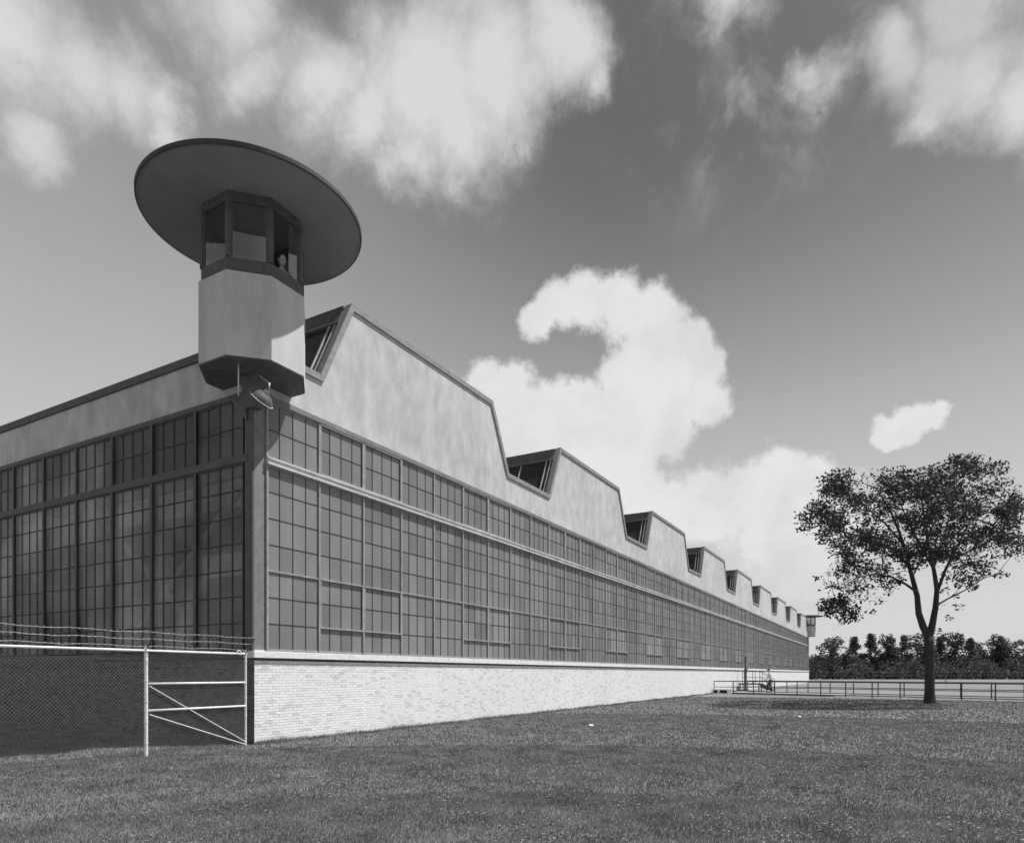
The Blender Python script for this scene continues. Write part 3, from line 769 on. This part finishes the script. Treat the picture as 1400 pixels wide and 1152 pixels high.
tree = thing('elm_tree', 'leafy spreading elm with forked dark trunk beside the pipe railing', 'tree', (0, 0, 0))
tree.location = base
limbs = []
def limb(pts, r0, r1):
    P = [ep(*p) for p in pts]; n = len(P); rs = [r0+(r1-r0)*i/(n-1) for i in range(n)]
    limbs.append((P, rs))
limb([(1270, 872), (1262, 856), (1256, 838), (1254, 815, .2), (1247, 788, .4), (1240, 762, .6), (1230, 728, .6), (1216, 695, .5), (1198, 668, .3)], .20, .03)
limb([(1270, 872), (1275, 852), (1279, 830), (1281, 806, -.2), (1277, 780, -.4), (1270, 750, -.6), (1264, 710, -.9), (1258, 668, -1)], .19, .03)
limb([(1252, 808, .2), (1238, 798, .1), (1218, 788), (1195, 784, -.5), (1170, 790, -1), (1148, 806, -1.4)], .075, .015)
limb([(1243, 774, .5), (1222, 752, .8), (1192, 738, 1), (1158, 728, 1), (1128, 716, .8), (1102, 714, .6)], .08, .012)
limb([(1236, 745, .6), (1210, 715, 1.6), (1180, 690, 2.4), (1150, 672, 2.8)], .07, .014)
limb([(1280, 812, -.2), (1292, 780, -.5), (1308, 748, -1), (1326, 712, -1.4), (1344, 672, -1.6)], .09, .015)
limb([(1279, 828), (1296, 818, .4), (1320, 806, .8), (1345, 790, 1), (1372, 782, 1.2)], .06, .012)
limb([(1276, 776, -.4), (1256, 742, -1.8), (1238, 705, -3), (1225, 672, -3.6)], .08, .014)
limb([(1276, 776, -.4), (1290, 735, 1.5), (1300, 695, 2.8), (1308, 660, 3.6)], .08, .014)
limb([(1247, 788, .4), (1262, 760, 2), (1272, 725, 3.4), (1268, 690, 4.2)], .07, .014)
limb([(1300, 765, -.7), (1335, 748, -.4), (1375, 728), (1390, 718, .3)], .06, .012)
tk = MB(); B = Vector((0, 0, 0))
tp = [base-Vector((0, 0, .15)), base+Vector((0, 0, .12)), base+Vector((0, 0, .6)), base+Vector((.03, 0, 1.8)), ep(1270, 886), ep(1270, 870)]
trp = MB().tube(tp, [.36, .30, .25, .235, .25, .22], 14)
for P, rs in limbs: trp.tube(P, rs, 8, False)
poly = [(1090,716),(1112,690),(1118,662),(1150,648),(1185,652),(1215,645),(1245,648),(1262,655),(1280,636),(1310,630),(1345,628),(1370,648),(1392,680),(1400,720),(1388,765),(1362,800),(1340,812),(1318,806),(1298,775),(1250,775),(1225,790),(1205,812),(1180,836),(1160,850),(1140,840),(1122,810),(1125,780),(1140,750),(1120,735)]
def inside(x, y):
    c_ = False; n = len(poly)
    for i in range(n):
        x1, y1 = poly[i]; x2, y2 = poly[(i+1) % n]
        if (y1 > y) != (y2 > y) and x < (x2-x1)*(y-y1)/(y2-y1)+x1: c_ = not c_
    return c_
allp = [P[i].lerp(P[i+1], t/4) for P, rs in limbs for i in range(1, len(P)-1) for t in range(5)]
cs = []; rs_ = []; ns = []
while len(cs) < 470:
    x = random.uniform(1088, 1446); y = random.uniform(628, 852)
    if not inside(x, y): continue
    e_ = 1-((x-1268)/190)**2-((y-735)/125)**2
    dmax = 5.6*math.sqrt(max(.03, e_)); dep = random.uniform(-dmax, dmax)
    if y > 760 and random.random() < .45: continue
    if random.random() < .25: dep = math.copysign(dmax, dep)
    q = ep(x, y, dep); cs.append(tuple(q)); r = random.uniform(.25, .78); rs_.append(r); ns.append(int(82*(r/.55)**2*random.choice((.3, .6, .85, 1.1))))
    npnt = min(allp, key=lambda p: (p-q).length+max(0, p.z-q.z)*.5)
    ln = (npnt-q).length
    jj = lambda k_: Vector((random.uniform(-1, 1), random.uniform(-1, 1), random.uniform(-.6, 1)))*ln*k_
    trp.tube([npnt, npnt.lerp(q, .3)+jj(.07)+Vector((0, 0, .04*ln)), npnt.lerp(q, .62)+jj(.09)+Vector((0, 0, .06*ln)), q], [.026, .018, .012, .005], 4, False)
    if 1.5 < ln < 9: allp += [npnt.lerp(q, .55), npnt.lerp(q, .8)]
trp.v = [tuple(Vector(p)-base) for p in trp.v]
trp.build('trunk', bark, tree, smooth=True)
# sparse outlying sprays
for (x, y) in [(1093,722),(1100,705),(1108,697),(1112,688),(1130,672),(1126,700),(1123,655),(1140,655),(1232,640),(1262,640),(1300,626),(1330,622),(1128,820),(1150,850),(1165,842),(1120,790),(1190,835),(1204,822),(1215,810),(1290,806),(1304,815),(1310,830),(1283,828),(1296,845),(1283,862),(1290,868)]:
    cs.append(tuple(ep(x, y, random.uniform(-1, 1)))); rs_.append(.30); ns.append(16)
V, Fq = leaves(cs, rs_, ns, .092, .75); V -= np.array(base)
link('crown', npmesh('crown', V, Fq, leaf), tree)

# distant trees: three kinds, copied
def far_tree(kind):
    t = thing('broadleaf_tree', 'x', 'tree', (0, 0, 0), 'trees along the far edge of the field')
    H = {0: 15, 1: 13, 2: 12}[kind]
    tb_ = MB().tube([(0, 0, -.2), (0, 0, H*.3), (.1, 0, H*.75)], [.35, .25, .08], 8); tb_.build('trunk', bark, t, smooth=True)
    C = []; R = []; K = []
    for i in range(90):
        z = random.uniform(.12, 1)
        if kind == 0: wr = 2.7*(1-abs(z-.45)*.9)*(1 if z < .55 else (1.25-z)/.70)
        elif kind == 1: wr = 2.9*(.9 if z < .6 else (1.35-z)/.75)
        else: wr = 4.6*math.sqrt(max(.05, 1-((z-.5)/.56)**2))
        a = random.uniform(0, 6.28); d = wr*math.sqrt(random.random())
        r = random.uniform(.7, 1.35)
        C.append((d*math.cos(a), d*math.sin(a), z*H-r*.4)); R.append(r); K.append(int(34*r*r))
    V, Fq = leaves(C, R, K, .33, .9)
    link('crown', npmesh('crown', V, Fq, leaf_far), t); return t
protos = [far_tree(k) for k in range(3)]
used = [False]*3
def copy_tree(o):
    c_ = o.copy(); COL.objects.link(c_)
    for ch in o.children:
        d = ch.copy(); COL.objects.link(d); d.parent = c_
    return c_
ft = [(1116, 896, 2, 'dark low tree directly right of the distant guard tower'), (1138, 870, 2, 'broad round-topped dark tree, widest in the far row near the tower'),
      (1156, 893, 1, 'low dark tree in the dip right of the broad round tree'), (1169, 868, 0, 'bushy pointed tree between the broad round tree and the tall spire'),
      (1190, 864, 0, 'tall narrow dark tree, first clear spire of the far row'), (1213, 866, 1, 'twin-topped dark tree in the middle of the far row'),
      (1224, 884, 2, 'low dark tree filling the gap left of the elm trunk spire'), (1237, 866, 0, 'slim dark tree standing just left of the elm trunk in the far row'),
      (1255, 866, 2, 'wide dark tree seen directly behind the elm trunk'), (1272, 880, 1, 'dark tree whose crown is hidden by the elm trunk'),
      (1287, 868, 0, 'slim dark tree first to the right of the elm trunk'), (1306, 864, 2, 'broad dark tree right of the slim one beyond the elm'),
      (1326, 870, 0, 'spired dark tree second from the right edge group'), (1345, 876, 2, 'rounded dark tree toward the right edge'),
      (1366, 866, 1, 'tall dark tree near the right edge'), (1388, 874, 2, 'rounded dark tree cut by the right edge'), (1412, 868, 0, 'dark tree just beyond the right edge')]
def place_far(px, py, k, lab):
    Z = 205+random.uniform(-6, 12)
    if not used[k]: o = protos[k]; used[k] = True
    else: o = copy_tree(protos[k])
    p = at(px, py, Z); H = {0: 15, 1: 13, 2: 12}[k]*1.02; s = p.z/H
    o.location = (p.x, p.y, 0); o.scale = (s*random.uniform(.95, 1.15),)*2+(s,); o.rotation_euler.z = random.uniform(0, 6); o['label'] = lab
for a in ft: place_far(*a)
C = []; R = []; K = []
for px in np.arange(1098, 1440, 4.2):
    for j in range(3):
        Z = 190+random.uniform(0, 12); p = at(px+random.uniform(-2, 2), 921, Z); r = random.uniform(1.2, 2.3)
        C.append((p.x, p.y, r*.6+j*2.2*random.random())); R.append(r); K.append(int(22*r*r))
V, Fq = leaves(C, R, K, .35, .9)
link('undergrowth', npmesh('undergrowth', V, Fq, leaf_far), None, 'stuff')
# behind the row, a farther wood so that no horizon shows between stems
C = []; R = []; K = []
for px in np.arange(1096, 1450, 5):
    for z in (2.5, 4.5, 6.2):
        Z = 232+random.uniform(0, 10); p = at(px+random.uniform(-3, 3), 921, Z); r = random.uniform(2.0, 3.4)
        C.append((p.x, p.y, z*random.uniform(.75, 1.15))); R.append(r); K.append(int(15*r*r))
V, Fq = leaves(C, R, K, .5, .9)
link('far_wood', npmesh('far_wood', V, Fq, leaf_far), None, 'stuff')
# lamp posts in the field
def lamp(px, py0, py1, lab):
    Z = EYE*F/(py0-HY); p = at(px, py0, Z); h = (py0-py1)/F*Z
    t = thing('lamp_post', lab, 'lamp post', (p.x, p.y, 0), 'lamp posts in the far field')
    MB().tube([(0, 0, -.1), (0, 0, h)], [.09, .06], 8).build('pole', steel_dark, t)
    s = MB().lathe([(0, -.14), (.12, -.10), (.17, 0), (.12, .12), (0, .16)], 12); s.v = [(x, y, z+h+.1) for x, y, z in s.v]; s.build('lamp_globe', white_p, t, smooth=True)
lamp(1151, 928.5, 913, 'short lamp post with white globe before the dark trees, midway between tower and elm')
lamp(1293, 931.5, 884, 'tall dark lamp post just right of the elm trunk')
# low wire fence at the far edge of the field
ff = thing('field_fence', 'low distant wire fence at the foot of the dark tree row', 'fence', (0, 0, 0))
pa, pb = at(1090, 921, 178), at(1440, 921, 168); n = 26
pm = MB().tube([(0, 0, -.1), (0, 0, 2.2)], .028, 6).mesh('post', steel)
for i in range(n+1):
    p = pa.lerp(pb, i/n); link('post', pm, ff, loc=(p.x, p.y, 0))
for z in (2.15, 1.1, .2):
    a, b_ = pa.copy(), pb.copy(); a.z = b_.z = z; MB().tube([a, b_], .012, 5).build('rail', steel, ff)

# grass: denser near the viewer's side of the lawn
def blades(n, rmin, rmax, h0, wd):
    half = rad(44); r = np.sqrt(rmin**2+(rmax**2-rmin**2)*RNG.random(n)**1.0)
    a = (RNG.random(n)*2-1)*half; az = math.atan2(DX, DZ)
    x = CU+r*np.cos(az+a); y = CV+r*np.sin(az+a)
    keep = ~((x > -.02) & (y > -.02)); x = x[keep]; y = y[keep]; n = len(x)
    t = RNG.random(n)*6.283; h = h0*(.45+.9*RNG.random(n))*(1+.12*np.sin(x*1.3+y)*np.cos(y*1.7-x*.6)); w = wd*(.7+.6*RNG.random(n))
    near_wall = (np.abs(y) < .12) & (x > 0); h = np.where(near_wall, h*2.0, h)
    ln = h*(.2+.6*RNG.random(n)); t2 = RNG.random(n)*6.283
    V = np.stack([np.stack([x-w*np.cos(t), y-w*np.sin(t), 0*x-.005], 1), np.stack([x+w*np.cos(t), y+w*np.sin(t), 0*x-.005], 1),
                  np.stack([x+ln*np.cos(t2), y+ln*np.sin(t2), h], 1)], 1)
    return V.reshape(-1, 3), np.arange(3*n).reshape(n, 3)
Vs = []; Fs = []; off = 0
for (n, a, b_, h, wd) in ((260000, 5.2, 9, .038, .0032), (260000, 9, 15, .042, .005), (220000, 15, 27, .05, .009), (120000, 27, 48, .06, .018)):
    V, Fq = blades(n, a, b_, h, wd); Vs.append(V); Fs.append(Fq+off); off += len(V)
# tufts along the foot of the sunlit wall
n = 16000; x = RNG.random(n)**1.5*60; y = -RNG.random(n)**2*.25-.01; t = RNG.random(n)*6.28
cl = .5+.5*np.sin(x*2.1)*np.sin(x*.77+1)+RNG.random(n)*.3; h = (.04+.11*cl*RNG.random(n)); w = .004+.00012*x
V = np.stack([np.stack([x-w*np.cos(t), y-w*np.sin(t), 0*x], 1), np.stack([x+w*np.cos(t), y+w*np.sin(t), 0*x], 1), np.stack([x+h*.4*np.cos(t*3), y-h*.3*RNG.random(n), h], 1)], 1).reshape(-1, 3)
Vs.append(V); Fs.append(np.arange(3*n).reshape(n, 3)+off)
link('grass', npmesh('grass', np.concatenate(Vs), np.concatenate(Fs), grass_m), None, 'stuff')

# clover and dry leaves scattered in patches over the lawn
n = 60000; r = np.sqrt(5.2**2+(34**2-5.2**2)*RNG.random(n)**1.35); a = (RNG.random(n)*2-1)*rad(44); az = math.atan2(DX, DZ)
x = CU+r*np.cos(az+a); y = CV+r*np.sin(az+a)
pn = np.sin(x*1.9+np.sin(y*1.3)*2)*np.sin(y*2.3+np.sin(x*.9)*2)+.6*np.sin(x*5.1+y*3.7)*np.sin(y*4.3-x*2.2)
keep = ~((x > -.02) & (y > -.05)) & (pn+RNG.random(n)*.9 > .75); x = x[keep]; y = y[keep]; n = len(x)
sz = (.006+.012*RNG.random(n))*(1+.03*np.hypot(x-CU, y-CV)); z = .018+.028*RNG.random(n); t = RNG.random(n)*6.28; k = .5*(RNG.random(n)-.5)
V = np.stack([np.stack([x+sz*np.cos(t+q), y+sz*np.sin(t+q)*.8, z+sz*k*np.cos(q)], 1) for q in (0, 1.57, 3.14, 4.71)], 1).reshape(-1, 3)
link('clover', npmesh('clover', V, np.arange(4*n).reshape(n, 4), clover_m), None, 'stuff')
